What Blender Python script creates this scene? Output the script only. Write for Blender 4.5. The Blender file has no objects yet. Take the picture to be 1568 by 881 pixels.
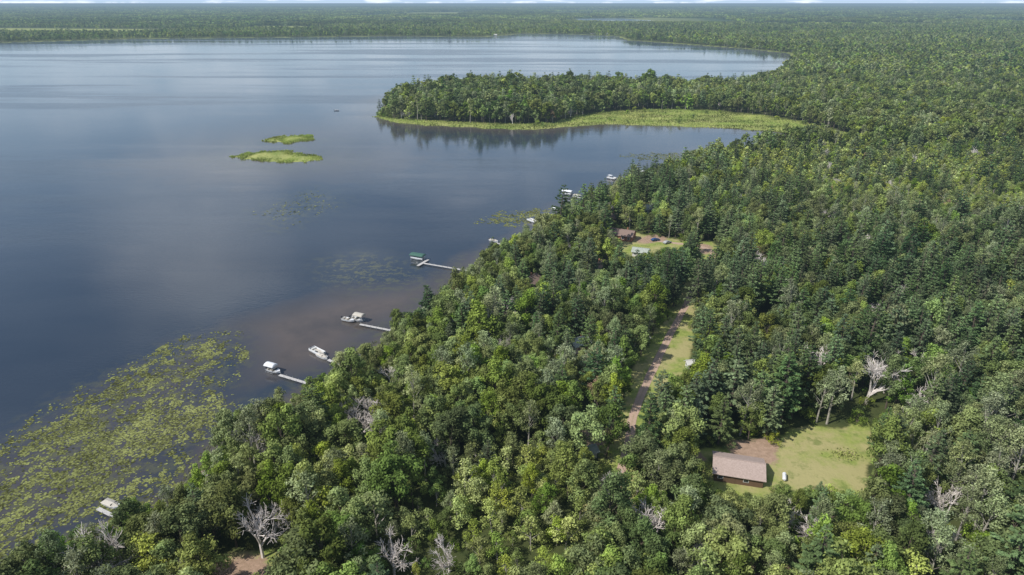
import bpy, math, numpy as np
from mathutils import Vector, Matrix
rng=np.random.default_rng(7)
sc=bpy.context.scene
COL=sc.collection

# ------------------------------------------------------------ numeric noise
def _h(ix,iy,seed):
    n=(ix*374761393+iy*668265263+seed*974634777)&0xffffffff
    n=((n^(n>>13))*1274126177)&0xffffffff
    return ((n^(n>>16))&0xffff)/65535.0
def vnoise(x,y,seed=0):
    xi=np.floor(x).astype(np.int64); yi=np.floor(y).astype(np.int64)
    fx=x-xi; fy=y-yi; fx=fx*fx*(3-2*fx); fy=fy*fy*(3-2*fy)
    a=_h(xi,yi,seed);b=_h(xi+1,yi,seed);c=_h(xi,yi+1,seed);d=_h(xi+1,yi+1,seed)
    return (a*(1-fx)+b*fx)*(1-fy)+(c*(1-fx)+d*fx)*fy
def fbm(x,y,seed=0,o=4):
    s=0;a=.5;t=0
    for i in range(o):
        s=s+a*vnoise(x,y,seed+i*17);t+=a;a*=.5;x=x*2.03;y=y*2.03
    return s/t
def inside(poly,X,Y):
    r=np.zeros(X.shape,bool);n=len(poly)
    for i in range(n):
        x1,y1=poly[i];x2,y2=poly[(i+1)%n]
        if y1==y2: continue
        c=((y1>Y)!=(y2>Y))&(X<(x2-x1)*(Y-y1)/(y2-y1)+x1)
        r^=c
    return r
def edist(poly,X,Y,closed=True):
    d=np.full(X.shape,1e12);n=len(poly)
    for i in range(n if closed else n-1):
        x1,y1=poly[i];x2,y2=poly[(i+1)%n]
        dx=x2-x1;dy=y2-y1;L=dx*dx+dy*dy+1e-9
        t=np.clip(((X-x1)*dx+(Y-y1)*dy)/L,0,1)
        d=np.minimum(d,(X-x1-t*dx)**2+(Y-y1-t*dy)**2)
    return np.sqrt(d)
def sdist(poly,X,Y):   # positive inside
    return np.where(inside(poly,X,Y),1,-1)*edist(poly,X,Y)

# ------------------------------------------------------------ site plan (metres)
SHORE=[(-150,-100),(-125,40),(-112,90),(-104,104),(-98,114),(-92,120),(-84,126),(-80,137),(-79,151),(-72,161),(-66,171),(-59,182),(-53,190),(-45,213),(-38,226),(-32,243),(-25,270),(-15,292),(0,309),(14,333),(36,374),(59,409),(75,434),(97,461),(129,502),(170,545),(216,572),(260,586),(260,614),(244,634),(196,655),(148,666),(99,674),(47,659),(22,644),(-27,652),(-78,666),(-112,682),(-142,719),(-139,755),(-150,840),(-130,890),(-60,975),(80,985),(190,965),(300,1000),(390,1080),(447,1200),(540,1400),(610,1560),
(638,1672),(601,1814),(501,2012),(358,2258),(365,2520),(231,2675),(39,2731),(-98,2472),(-417,2520),(-838,2422),(-1229,2339),(-1490,2107),(-3500,1700),(-7000,-200),(-3000,-600)]
POND=[(400,3900),(700,3850),(900,4600),(800,5400),(450,5200)]
ISL1=[(-215,525),(-200,545),(-180,547),(-166,530),(-152,530),(-144,511),(-162,504),(-188,508)]
ISL2=[(-213,589),(-200,614),(-180,614),(-173,595),(-189,577)]
LILY=[(-101,218),(-91,197),(-91,180),(-82,166),(-84,157),(-86,148),(-86,132),(-94,126),(-100,122),(-104,114),(-108,110),(-118,95),(-150,120),(-147,151),(-136,151),(-134,163),(-131,180),(-121,197),(-114,215)]
LILY2=[(-16,355),(-5,374),(21,381),(24,364),(2,349)]
LILY3=[(83,518),(90,535),(143,540),(137,518),(106,508)]
SHAL=[(-99,226),(-91,237),(-70,256),(-45,263),(-29,271),(-36,237),(-50,226),(-54,206),(-66,193),(-80,190)]
WEED=[(-85,295),(-69,303),(-49,290),(-40,267),(-60,260),(-79,274)]
WEED2=[(-144,374),(-126,425),(-103,394),(-122,344)]
MARSH=[(-142,719),(-115,700),(-54,680),(4,668),(43,676),(66,714),(104,755),(156,768),(212,762),(257,727),(285,678),(300,610),(315,580),(290,560),(254,568),(232,598),(238,628),(195,652),(148,664),(99,672),(47,656),(22,641),(-27,649),(-78,663),(-112,679)]
ROAD=[(22,128),(27,140),(31,151),(34,164),(40,180),(46,194),(52,208),(60,226),(67,241),(75,260),(83,278),(93,298),(96,306),(90,314),(78,318),(70,322)]
LAWN=[(28,150),(32,163),(38,180),(43,197),(51,213),(57,229),(62,238),(69,236),(64,215),(56,192),(49,182),(42,166),(35,154),(31,148)]
ENDCL=[(86,300),(88,314),(99,320),(101,303),(94,294)]
CL1=[(64,151),(72,154),(78,160),(84,161),(91,159),(101,165),(97,151),(90,142),(85,132),(79,130),(76,136),(70,132),(67,134),(65,136),(60,130),(48,133),(48,150)]
CL2=[(51,338),(64,333),(71,327),(89,317),(89,308),(66,299),(59,290),(50,290),(47,308)]
CL3=[(-63,105),(-63,112),(-58,114),(-49,114),(-46,112),(-47,105)]
CL4=[(17,148),(19,157),(22,163),(26,160),(25,148)]
CL5=[(85,226),(90,232),(99,234),(96,226)]
CL6=[(34,273),(35,279),(40,280),(41,273)]
YARDS=[[(19,203),(20,210),(27,210),(27,203)],[(4,259),(5,266),(12,265),(12,258)],[(72,367),(72,375),(80,375),(80,367)],[(54,191),(55,196),(59,195),(59,191)],[(50,351),(50,357),(57,357),(57,351)]]
FIELD=[(-1250,6300),(-450,6300),(-450,8200),(-1100,8200)]
FM1=[(-2300,2750),(-1350,2620),(-1300,3100),(-2300,3300)]
FM2=[(-1250,3100),(-850,3000),(-850,3500),(-1250,3600)]
FM3=[(1200,3600),(2200,3500),(2300,4100),(1300,4300)]
YOUNG=[(163,537),(281,545),(420,560),(480,400),(330,325),(208,345),(165,380),(140,440)]
YOUNG2=[(-32,100),(-20,135),(-8,150),(8,148),(14,128),(18,100)]
CLEAR=[LAWN,ENDCL,CL1,CL2,CL3,CL4,CL5,CL6]
CAMH=110.0

def land_sd(X,Y):
    d=-sdist(SHORE,X,Y)
    d=np.minimum(d,-sdist(POND,X,Y)) if np.max(Y)>3500 else d
    amp=np.clip(Y/150,1,6)
    d=d+(fbm(X/14,Y/14,3)-.5)*3*amp
    d=np.maximum(d,sdist(ISL1,X,Y)*.3+(fbm(X/6,Y/9,5)-.5)*4)
    d=np.maximum(d,sdist(ISL2,X,Y)*.3+(fbm(X/6,Y/9,6)-.5)*4)
    return d
def zland(d): return np.clip(d*.25,-2,.8)
GZ=.8

# ------------------------------------------------------------ materials
def newmat(name):
    m=bpy.data.materials.new(name);m.use_nodes=True
    nt=m.node_tree;nt.nodes.clear();return m,nt
def N(nt,t,**k):
    n=nt.nodes.new(t)
    for a,b in k.items(): setattr(n,a,b)
    return n
# aerial haze painted onto surfaces as emission, growing with distance from the site origin
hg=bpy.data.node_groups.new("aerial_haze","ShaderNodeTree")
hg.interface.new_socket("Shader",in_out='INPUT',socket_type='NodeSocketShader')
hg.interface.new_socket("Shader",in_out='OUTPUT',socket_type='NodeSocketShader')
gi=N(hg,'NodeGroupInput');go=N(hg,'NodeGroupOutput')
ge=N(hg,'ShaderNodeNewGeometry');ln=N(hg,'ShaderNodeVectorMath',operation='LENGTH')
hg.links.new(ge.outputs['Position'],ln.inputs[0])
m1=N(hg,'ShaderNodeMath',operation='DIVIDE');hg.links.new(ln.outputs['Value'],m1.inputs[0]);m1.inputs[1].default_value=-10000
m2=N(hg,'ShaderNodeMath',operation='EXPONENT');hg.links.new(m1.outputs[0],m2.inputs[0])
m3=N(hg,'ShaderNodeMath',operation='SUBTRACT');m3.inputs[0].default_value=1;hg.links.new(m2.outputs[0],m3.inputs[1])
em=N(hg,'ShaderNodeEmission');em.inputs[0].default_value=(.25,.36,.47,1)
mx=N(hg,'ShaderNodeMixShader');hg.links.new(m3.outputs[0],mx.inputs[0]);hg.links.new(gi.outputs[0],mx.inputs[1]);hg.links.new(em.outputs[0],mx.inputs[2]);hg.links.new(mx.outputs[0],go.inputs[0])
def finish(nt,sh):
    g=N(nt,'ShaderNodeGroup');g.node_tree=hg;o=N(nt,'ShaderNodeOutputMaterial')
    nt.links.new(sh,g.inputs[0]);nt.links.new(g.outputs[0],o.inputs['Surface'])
def mixc(nt,f,a,b,mode='MIX'):
    n=N(nt,'ShaderNodeMix',data_type='RGBA',blend_type=mode)
    for s,v in ((n.inputs[0],f),(n.inputs[6],a),(n.inputs[7],b)):
        if isinstance(v,(int,float)): s.default_value=v
        elif isinstance(v,tuple): s.default_value=(*v,1)
        else: nt.links.new(v,s)
    return n.outputs[2]
def mth(nt,op,a,b=None,clamp=False):
    n=N(nt,'ShaderNodeMath',operation=op);n.use_clamp=clamp
    for i,v in enumerate((a,b)):
        if v is None: continue
        if isinstance(v,(int,float)): n.inputs[i].default_value=v
        else: nt.links.new(v,n.inputs[i])
    return n.outputs[0]
def noise(nt,scale,detail=3,vec=None,rough=.5):
    n=N(nt,'ShaderNodeTexNoise');n.inputs['Scale'].default_value=scale;n.inputs['Detail'].default_value=detail;n.inputs['Roughness'].default_value=rough
    if vec is not None: nt.links.new(vec,n.inputs['Vector'])
    return n.outputs['Fac']
def attr(nt,name,typ='GEOMETRY'):
    n=N(nt,'ShaderNodeAttribute',attribute_type=typ,attribute_name=name);return n.outputs['Fac']
def pos(nt,scale=(1,1,1),rz=0):
    g=N(nt,'ShaderNodeNewGeometry');m=N(nt,'ShaderNodeMapping');m.inputs['Scale'].default_value=scale;m.inputs['Rotation'].default_value=(0,0,rz)
    nt.links.new(g.outputs['Position'],m.inputs[0]);return m.outputs[0]
def ramp(nt,f,a,b,c=0,d=1):
    n=N(nt,'ShaderNodeMapRange');nt.links.new(f,n.inputs[0]);n.inputs[1].default_value=a;n.inputs[2].default_value=b;n.inputs[3].default_value=c;n.inputs[4].default_value=d;return n.outputs[0]

def leafmat(name,dark,light,alt,transl=.3,var=1.0):
    m,nt=newmat(name)
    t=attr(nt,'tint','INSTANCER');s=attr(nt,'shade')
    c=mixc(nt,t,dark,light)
    n=ramp(nt,noise(nt,.02,3,pos(nt)),.4,.65)
    c=mixc(nt,mth(nt,'MULTIPLY',n,.5),c,alt)
    oi=N(nt,'ShaderNodeObjectInfo');R1=oi.outputs['Random']
    R2=mth(nt,'FRACT',mth(nt,'MULTIPLY',R1,37.7));R3=mth(nt,'FRACT',mth(nt,'MULTIPLY',R1,91.3))
    hs=N(nt,'ShaderNodeHueSaturation');nt.links.new(c,hs.inputs['Color'])
    nt.links.new(ramp(nt,R1,0,1,.5-.026*var,.5+.016*var),hs.inputs['Hue'])
    nt.links.new(ramp(nt,R2,0,1,.96-.24*var,.96+.10*var),hs.inputs['Saturation'])
    nt.links.new(ramp(nt,R3,0,1,1-.34*var,1+.40*var),hs.inputs['Value'])
    c=hs.outputs[0]
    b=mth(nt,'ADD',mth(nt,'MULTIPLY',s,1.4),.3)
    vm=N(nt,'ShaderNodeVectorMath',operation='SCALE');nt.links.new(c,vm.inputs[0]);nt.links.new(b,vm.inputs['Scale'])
    d=N(nt,'ShaderNodeBsdfDiffuse');nt.links.new(vm.outputs[0],d.inputs[0])
    tr=N(nt,'ShaderNodeBsdfTranslucent')
    nt.links.new(mixc(nt,.8,vm.outputs[0],(1.25,1.15,.65),'MULTIPLY'),tr.inputs[0])
    mix=N(nt,'ShaderNodeMixShader');mix.inputs[0].default_value=transl
    nt.links.new(d.outputs[0],mix.inputs[1]);nt.links.new(tr.outputs[0],mix.inputs[2])
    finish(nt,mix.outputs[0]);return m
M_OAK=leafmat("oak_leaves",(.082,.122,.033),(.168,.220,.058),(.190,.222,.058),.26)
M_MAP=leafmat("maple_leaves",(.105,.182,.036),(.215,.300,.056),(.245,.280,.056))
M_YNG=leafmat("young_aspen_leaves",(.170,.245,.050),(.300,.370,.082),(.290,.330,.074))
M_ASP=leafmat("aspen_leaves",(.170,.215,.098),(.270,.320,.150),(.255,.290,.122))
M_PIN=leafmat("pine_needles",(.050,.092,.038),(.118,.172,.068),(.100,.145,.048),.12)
M_BRN=leafmat("dying_leaves",(.25,.155,.10),(.34,.23,.15),(.26,.19,.12),.3,.3)
M_REED=leafmat("reed_blades",(.22,.285,.065),(.38,.41,.115),(.36,.36,.11),.35,0)
def simple(name,col,rough=.7,col2=None,scale=3,metal=0,bump=0):
    m,nt=newmat(name);p=N(nt,'ShaderNodeBsdfPrincipled')
    col2=col2 or tuple(c*.75 for c in col)
    tc=N(nt,'ShaderNodeTexCoord')
    f=ramp(nt,noise(nt,scale,5,tc.outputs['Object'],.65),.3,.7)
    nt.links.new(mixc(nt,f,col,col2),p.inputs['Base Color'])
    p.inputs['Roughness'].default_value=rough;p.inputs['Metallic'].default_value=metal
    finish(nt,p.outputs[0]);return m
M_BARK=simple("bark",(.11,.085,.065),.9)
M_PALE=simple("pale_bark",(.42,.39,.34),.8,(.22,.2,.17),2)
M_DEAD=simple("dead_wood",(.70,.64,.60),.85,(.48,.43,.40),1.5)
M_WOODDOCK=simple("dock_boards",(.54,.52,.50),.8,(.40,.38,.36),2)
M_WHITE=simple("white_paint",(.74,.75,.77),.4,(.60,.61,.63),.8)
M_WALLW=simple("white_siding",(.62,.61,.58),.7,(.5,.49,.46),.7)
M_WALLR=simple("red_brown_siding",(.34,.15,.09),.8,(.22,.10,.06),1)
M_WALLB=simple("brown_log_wall",(.14,.085,.05),.8)
M_ROOFB=simple("brown_shingles",(.42,.33,.29),.9,(.30,.23,.20),2.5)
M_ROOFD=simple("dark_shingles",(.24,.17,.14),.9,(.17,.12,.10),2)
M_ROOFG=simple("green_grey_roof",(.38,.41,.36),.6,(.28,.31,.27),1.5)
M_GLASS=simple("window_glass",(.03,.04,.05),.08)
M_ALU=simple("aluminium",(.55,.56,.57),.35,None,3,.8)
M_CGREEN=simple("green_canvas",(.05,.13,.10),.8)
M_CTAN=simple("tan_canvas",(.50,.46,.40),.8)
M_CBLUE=simple("blue_canvas",(.08,.12,.22),.7)
M_TIRE=simple("rubber",(.02,.02,.02),.8)
M_CARB=simple("blue_car_paint",(.04,.08,.2),.25)
M_CARS=simple("silver_car_paint",(.4,.41,.42),.25)
M_BLACK=simple("black_plastic",(.02,.02,.022),.5)
# gravel road
m,nt=newmat("gravel_road");p=N(nt,'ShaderNodeBsdfPrincipled');p.inputs['Roughness'].default_value=.95
a=noise(nt,1.2,6,pos(nt),.7);tr_=attr(nt,'track')
c=mixc(nt,ramp(nt,a,.3,.7),(.48,.345,.27),(.36,.25,.19))
c=mixc(nt,mth(nt,'MULTIPLY',tr_,ramp(nt,noise(nt,.5,4,pos(nt)),.35,.6)),c,(.24,.20,.10))
nt.links.new(c,p.inputs['Base Color']);finish(nt,p.outputs[0]);M_ROAD=m
# ground
m,nt=newmat("ground");p=N(nt,'ShaderNodeBsdfPrincipled');p.inputs['Roughness'].default_value=1;p.inputs['Specular IOR Level'].default_value=.1
n1=noise(nt,.25,6,pos(nt),.65);n2=noise(nt,.9,5,pos(nt),.7);n3=noise(nt,.09,5,pos(nt),.6)
far=noise(nt,.0016,6,pos(nt,(1,.45,1)),.6)
c=mixc(nt,ramp(nt,n1,.3,.7),(.040,.055,.020),(.075,.085,.030))
cf=mixc(nt,ramp(nt,far,.38,.62),(.05,.08,.03),(.22,.24,.09))
g=N(nt,'ShaderNodeNewGeometry');sp=N(nt,'ShaderNodeSeparateXYZ');nt.links.new(g.outputs['Position'],sp.inputs[0])
c=mixc(nt,ramp(nt,sp.outputs['Y'],1500,3000),c,cf)
gr=mixc(nt,ramp(nt,n2,.3,.7),(.18,.235,.055),(.29,.32,.09))
gr=mixc(nt,mth(nt,'MULTIPLY',ramp(nt,n3,.42,.56),.8),gr,(.37,.32,.16))
gr=mixc(nt,mth(nt,'MULTIPLY',ramp(nt,n1,.54,.66),.6),gr,(.10,.155,.03))
la=attr(nt,'lawn');e=mth(nt,'ADD',la,mth(nt,'MULTIPLY',mth(nt,'SUBTRACT',n1,.5),.9))
c=mixc(nt,ramp(nt,e,.35,.6),c,gr)
ma=attr(nt,'marsh');mg=mixc(nt,ramp(nt,noise(nt,.05,5,pos(nt,(1,.6,1)),.65),.35,.65),(.16,.215,.05),(.36,.36,.13))
c=mixc(nt,ma,c,mg)
di=attr(nt,'dirt');dg=mixc(nt,ramp(nt,n2,.3,.7),(.40,.28,.21),(.25,.175,.12))
e=mth(nt,'ADD',di,mth(nt,'MULTIPLY',mth(nt,'SUBTRACT',n2,.5),.9))
c=mixc(nt,ramp(nt,e,.35,.6),c,dg)
nt.links.new(c,p.inputs['Base Color'])
bp=N(nt,'ShaderNodeBump');bp.inputs['Strength'].default_value=.6;bp.inputs['Distance'].default_value=.3;nt.links.new(n2,bp.inputs['Height']);nt.links.new(bp.outputs[0],p.inputs['Normal'])
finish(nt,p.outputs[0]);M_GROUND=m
# water
m,nt=newmat("lake_water");p=N(nt,'ShaderNodeBsdfPrincipled')
p.inputs['IOR'].default_value=1.36
sh=attr(nt,'shallow');wd=attr(nt,'weed')
nb=noise(nt,.05,5,pos(nt),.6);nw=noise(nt,.22,7,pos(nt),.75);nbig=noise(nt,.006,4,pos(nt,(.6,1.3,1)),.55)
deep=mixc(nt,ramp(nt,nbig,.38,.62),(.018,.028,.045),(.040,.050,.066))
br=mixc(nt,ramp(nt,nb,.35,.65),(.105,.084,.072),(.066,.057,.052))
e=mth(nt,'ADD',sh,mth(nt,'MULTIPLY',mth(nt,'SUBTRACT',nb,.5),.9))
c=mixc(nt,ramp(nt,e,.12,.8),deep,br)
e=mth(nt,'MULTIPLY',wd,ramp(nt,nw,.49,.57))
c=mixc(nt,mth(nt,'MULTIPLY',e,.95),c,(.090,.092,.048))
nt.links.new(c,p.inputs['Base Color'])
st=ramp(nt,noise(nt,.004,7,pos(nt,(.28,2.0,1),.25),.62),.47,.57)
rr=mth(nt,'ADD',mth(nt,'MULTIPLY',st,.15),.03);nt.links.new(rr,p.inputs['Roughness'])
w1=noise(nt,.75,4,pos(nt,(.6,1.3,1),.4),.6);w2=noise(nt,.12,3,pos(nt,(.7,1.2,1)))
hh=mth(nt,'ADD',mth(nt,'MULTIPLY',w1,.18),mth(nt,'MULTIPLY',w2,.15))
bp=N(nt,'ShaderNodeBump');bp.inputs['Distance'].default_value=1;nt.links.new(hh,bp.inputs['Height'])
nt.links.new(mth(nt,'ADD',mth(nt,'MULTIPLY',st,.30),.14),bp.inputs['Strength']);nt.links.new(bp.outputs[0],p.inputs['Normal'])
finish(nt,p.outputs[0]);M_WATER=m
M_PAD=leafmat("lily_pads",(.14,.152,.05),(.235,.248,.085),(.20,.212,.07),.0,0)

# ------------------------------------------------------------ mesh helpers
def mk(name,V,F,mats,midx=None,parent=None,attrs=None,smooth=False,link=True,loc=None):
    me=bpy.data.meshes.new(name);V=np.asarray(V,np.float32)
    if isinstance(F,np.ndarray):
        nf,k=F.shape
        me.vertices.add(len(V));me.vertices.foreach_set('co',V.ravel())
        me.loops.add(nf*k);me.loops.foreach_set('vertex_index',F.astype(np.int32).ravel())
        me.polygons.add(nf);me.polygons.foreach_set('loop_start',np.arange(nf,dtype=np.int32)*k);me.polygons.foreach_set('loop_total',np.full(nf,k,np.int32))
        me.update(calc_edges=True)
    else: me.from_pydata(V.tolist(),[],F);me.update()
    for mm in mats: me.materials.append(mm)
    if midx is not None: me.polygons.foreach_set('material_index',np.asarray(midx,np.int32))
    if attrs:
        for n,(dom,arr) in attrs.items():
            a=me.attributes.new(n,'FLOAT',dom);a.data.foreach_set('value',np.asarray(arr,np.float32))
    if smooth: me.polygons.foreach_set('use_smooth',np.ones(len(me.polygons),bool))
    ob=bpy.data.objects.new(name,me)
    if link: COL.objects.link(ob)
    if parent: ob.parent=parent
    if loc is not None: ob.location=loc
    return ob
def box(cx,cy,cz,sx,sy,sz):
    v=[(cx+sx*i/2,cy+sy*j/2,cz+sz*k/2) for k in(-1,1) for j in(-1,1) for i in(-1,1)]
    return v,[(0,2,3,1),(4,5,7,6),(0,1,5,4),(2,6,7,3),(0,4,6,2),(1,3,7,5)]
def cyl(p0,p1,r0,r1,n=8):
    p0=Vector(p0);p1=Vector(p1);d=(p1-p0)
    if d.length<1e-6: d=Vector((0,0,1))
    d.normalize();u=d.orthogonal().normalized();w=d.cross(u)
    v=[];
    for p,r in((p0,r0),(p1,r1)):
        for i in range(n):
            a=2*math.pi*i/n;v.append(tuple(p+u*math.cos(a)*r+w*math.sin(a)*r))
    f=[(i,(i+1)%n,n+(i+1)%n,n+i) for i in range(n)]
    f+= [tuple(range(n-1,-1,-1)),tuple(range(n,2*n))]
    return v,f
def join(parts):
    V=[];F=[]
    for v,f in parts:
        o=len(V);V+=list(v);F+=[tuple(i+o for i in q) for q in f]
    return V,F
def empty(name,loc,rot=0):
    e=bpy.data.objects.new(name,None);e.location=loc;e.rotation_euler=(0,0,rot);e.empty_display_size=.5;COL.objects.link(e);return e
def part(par,name,parts,mat,smooth=False):
    V,F=join(parts);return mk(name,V,F,[mat],parent=par,smooth=smooth)

# ------------------------------------------------------------ ground + lake
def fan(nu,nv,umax):
    u=np.linspace(-umax,umax,nu);r=np.exp(np.linspace(math.log(50),math.log(70000),nv))-80
    U,R=np.meshgrid(u,r);X=U*(np.abs(R+80)+60);return X,R
def gridfaces(nv,nu):
    i=np.arange(nv*nu).reshape(nv,nu)
    return np.stack([i[:-1,:-1],i[:-1,1:],i[1:,1:],i[1:,:-1]],-1).reshape(-1,4)
X,Y=fan(480,640,1.15);nv,nu=X.shape
x=X.ravel();y=Y.ravel()
sd=land_sd(x,y)
z=zland(sd)
def soft(poly,w,x=x,y=y): return np.clip(.5+sdist(poly,x,y)/w,0,1)
lawn=np.zeros_like(x);nearm=y<500
for P_ in CLEAR+YARDS: lawn[nearm]=np.maximum(lawn[nearm],soft(P_,4,x[nearm],y[nearm]))
road_d=edist(ROAD,x,y,False)
lawn=np.maximum(lawn,np.clip(1.2-(road_d-3)/4,0,1)*(y<330))
marsh=np.maximum(soft(MARSH,14),np.clip(1-np.abs(sd)/10,0,1)*(y>560)*(y<900))
for P_ in (ISL1,ISL2): marsh=np.maximum(marsh,np.clip(1+sdist(P_,x,y)/10,0,1))
for P_ in (FIELD,FM1,FM2,FM3): marsh=np.maximum(marsh,soft(P_,80))
marsh=np.maximum(marsh,np.clip(1-sd/25,0,1)*(sd>0)*(y>1500)*.8)
dirt=np.zeros_like(x)
for (cx,cy,r) in [(22,155,5),(54,112-3,7),(-56,107,7),(61,150,5),(72,325,7),(66,322,6),(92,312,6),(47,146,4),(90,305,5),(66,147,4),(64,150,5),(68,152,4),(25,205,5)]:
    dirt=np.maximum(dirt,np.clip(1.3-np.hypot(x-cx,y-cy)/r,0,1))
dirt=np.maximum(dirt,np.clip(1-np.abs(sd-.5)/1.5,0,1)*(y<420)*.7)
z=z+np.where(sd>8,(fbm(x/9,y/9,11)-.5)*.12,0)*(road_d>6)
mk("ground",np.stack([x,y,z],1),gridfaces(nv,nu),[M_GROUND],attrs=dict(lawn=('POINT',lawn),marsh=('POINT',marsh),dirt=('POINT',dirt)),smooth=True)
shal=np.clip(1-(-sd)/np.clip(y/14,6,70),0,1)*.85
shal=np.maximum(shal,soft(SHAL,34));shal=np.maximum(shal,soft(LILY,30)*.5)
wd=np.maximum(soft(WEED,26),soft(WEED2,36)*.85);wd=np.maximum(wd,soft(LILY,24)*.9);wd=np.maximum(wd,np.clip(1+sd/16,0,1)*.8*(y<600))
wd=np.maximum(wd,soft(LILY2,16)*.8)
F=gridfaces(nv,nu);keep=(sd[F].min(1)<12);F=F[keep]
used=np.unique(F);rm=-np.ones(len(x),int);rm[used]=np.arange(len(used))
mk("lake_water",np.stack([x,y,np.zeros_like(x)],1)[used],rm[F],[M_WATER],attrs=dict(shallow=('POINT',shal[used]),weed=('POINT',wd[used])),smooth=True)

# road strip
rd=np.array(ROAD,float)
pts=[]
for i in range(len(rd)-1):
    k=max(2,int(np.hypot(*(rd[i+1]-rd[i]))/2))
    for j in range(k): pts.append(rd[i]*(1-j/k)+rd[i+1]*j/k)
pts=np.array(pts)
for _ in range(4): pts[1:-1]=(pts[:-2]+2*pts[1:-1]+pts[2:])/4
tg=np.gradient(pts,axis=0);tg/=np.linalg.norm(tg,axis=1)[:,None]+1e-9
nr=np.stack([tg[:,1],-tg[:,0]],1);V=[];tk=[]
for i in range(len(pts)):
    for s_,t in((-1.25,.8),(-1.0,0),(-.3,.1),(0,.6),(.3,.1),(1.0,0),(1.25,.8)):
        j=(fbm(np.array([i*.3]),np.array([s_*3]),9)[0]-.5)*.7 if abs(s_)>.9 else 0
        q=pts[i]+nr[i]*(s_+j);V.append((q[0],q[1],GZ+.02+.03*(1.9-abs(s_))));tk.append(t)
mk("gravel_road",V,gridfaces(len(pts),7),[M_ROAD],attrs=dict(track=('POINT',tk)),smooth=True)

# ------------------------------------------------------------ tree prototypes
def rdir(n,zb=0):
    v=rng.normal(size=(n,3));v[:,2]+=zb;return v/np.linalg.norm(v,axis=1)[:,None]
def leafquads(C,Nn,size,asp=1.0,U=None):
    n=len(C);Nn=Nn/np.linalg.norm(Nn,axis=1)[:,None]
    r=rdir(n) if U is None else U
    u=np.cross(Nn,np.cross(r,Nn));u/=np.linalg.norm(u,axis=1)[:,None]+1e-9
    v=np.cross(Nn,u);s=size[:,None]
    a=C+u*s*asp;b=C+v*s*.6;c=C-u*s*asp;d=C-v*s*.6
    return np.stack([a,b,c,d],1).reshape(-1,3)
def assemble(name,V,sh,woodparts,matL,matW):
    nL=len(V)//4;F=[tuple(r) for r in np.arange(nL*4).reshape(-1,4).tolist()]
    wv,wf=join(woodparts) if woodparts else ([],[])
    o=len(V);VV=list(map(tuple,V.tolist()))+wv;F+=[tuple(i+o for i in q) for q in wf]
    return mk(name,VV,F,[matL,matW],midx=[0]*nL+[1]*len(wf),attrs=dict(shade=('FACE',list(sh)+[.5]*len(wf))),link=False)
def decid(name,H,R,nl,per,ls,matL,matW=M_BARK,base=.3,lr=(.8,1.6),top=1.0,point=0):
    cz=H*(base+1)/2;hz=H*(1-base)/2
    wood=[cyl((0,0,-.3),(.1,0,H*.45),.26*H/15,.16*H/15,6),cyl((.1,0,H*.45),(0,.1,H*.85),.16*H/15,.04,5)]
    Vs=[];S=[]
    g=rdir(nl,.35)
    k=rng.uniform(.45,1.12,nl)**.8
    prof=1-(.25+point)*np.clip(g[:,2],0,1)*top
    sd_=int(rng.integers(999));wob=.6+.8*vnoise(np.arctan2(g[:,1],g[:,0])*1.8+9,g[:,2]*2.5+5,sd_)
    ctr=np.stack([g[:,0]*R*k*prof*wob,g[:,1]*R*k*prof*wob,cz+g[:,2]*hz*k*wob**.6*.98],1)
    for i in range(nl):
        r=rng.uniform(*lr);n=max(4,int(per*r*r/1.7))
        d=rdir(n,.4);rad=r*rng.uniform(.45,1.15,n)[:,None]
        C=ctr[i]+d*rad*np.array([1,1,.9])
        nn=d*.9+rdir(n)*.75+np.array([0,0,.35])
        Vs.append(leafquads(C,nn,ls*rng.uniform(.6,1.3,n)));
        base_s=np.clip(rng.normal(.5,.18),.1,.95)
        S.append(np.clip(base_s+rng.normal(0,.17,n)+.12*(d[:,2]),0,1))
        if i%3==0 and per>30:
            z0=max(H*.25,ctr[i][2]-R*.8);wood.append(cyl((0,0,z0*.9),tuple(ctr[i]),.09,.03,4))
    return assemble(name,np.concatenate(Vs),np.concatenate(S),wood,matL,matW)
def pine(name,H,R,dens,ls,base=.22):
    wood=[cyl((0,0,-.3),(0,0,H*.6),.28,.17,6),cyl((0,0,H*.6),(0,0,H),.17,.02,5)]
    Vs=[];S=[];z0=H*base;zz=z0
    while zz<H-.3:
        t=(zz-z0)/(H-z0);Rr=R*((1-t)**.75)*(.35+.65*min(1,(t+.12)*4));
        nb=rng.integers(5,8);a0=rng.uniform(0,6.28);bs=rng.normal(.5,.1)
        for b in range(nb):
            L=Rr*rng.uniform(.6,1.2)+.25;a=a0+b*6.28/nb+rng.normal(0,.2)
            if rng.random()<.1: continue
            dx,dy=math.cos(a),math.sin(a);up=rng.uniform(.0,.25)
            n=max(4,int(dens*L*(.6+.4*L)))
            s=np.sqrt(rng.uniform(.06,1,n));lat=rng.normal(0,.5,n)*(.15+.28*L*(1.15-s)*.8)
            hh=s*L*up+rng.normal(0,.10,n)-.05*np.abs(lat)
            C=np.stack([dx*s*L-dy*lat,dy*s*L+dx*lat,zz+hh],1)
            nn=np.array([0,0,1.])+rdir(n)*.7
            U=np.stack([dx-dy*np.sign(lat)*.7,dy+dx*np.sign(lat)*.7,np.full(n,.15)],1)+rdir(n)*.3
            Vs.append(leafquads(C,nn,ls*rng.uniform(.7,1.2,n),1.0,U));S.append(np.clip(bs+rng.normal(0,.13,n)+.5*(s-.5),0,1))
            if dens>8: wood.append(cyl((0,0,zz),(dx*L*.8,dy*L*.8,zz+L*up*.8),.06,.02,3))
        zz+=rng.uniform(.8,1.3)*(1 if dens>8 else 1.4)
    return assemble(name,np.concatenate(Vs),np.concatenate(S),wood,M_PIN,M_BARK)
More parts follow.
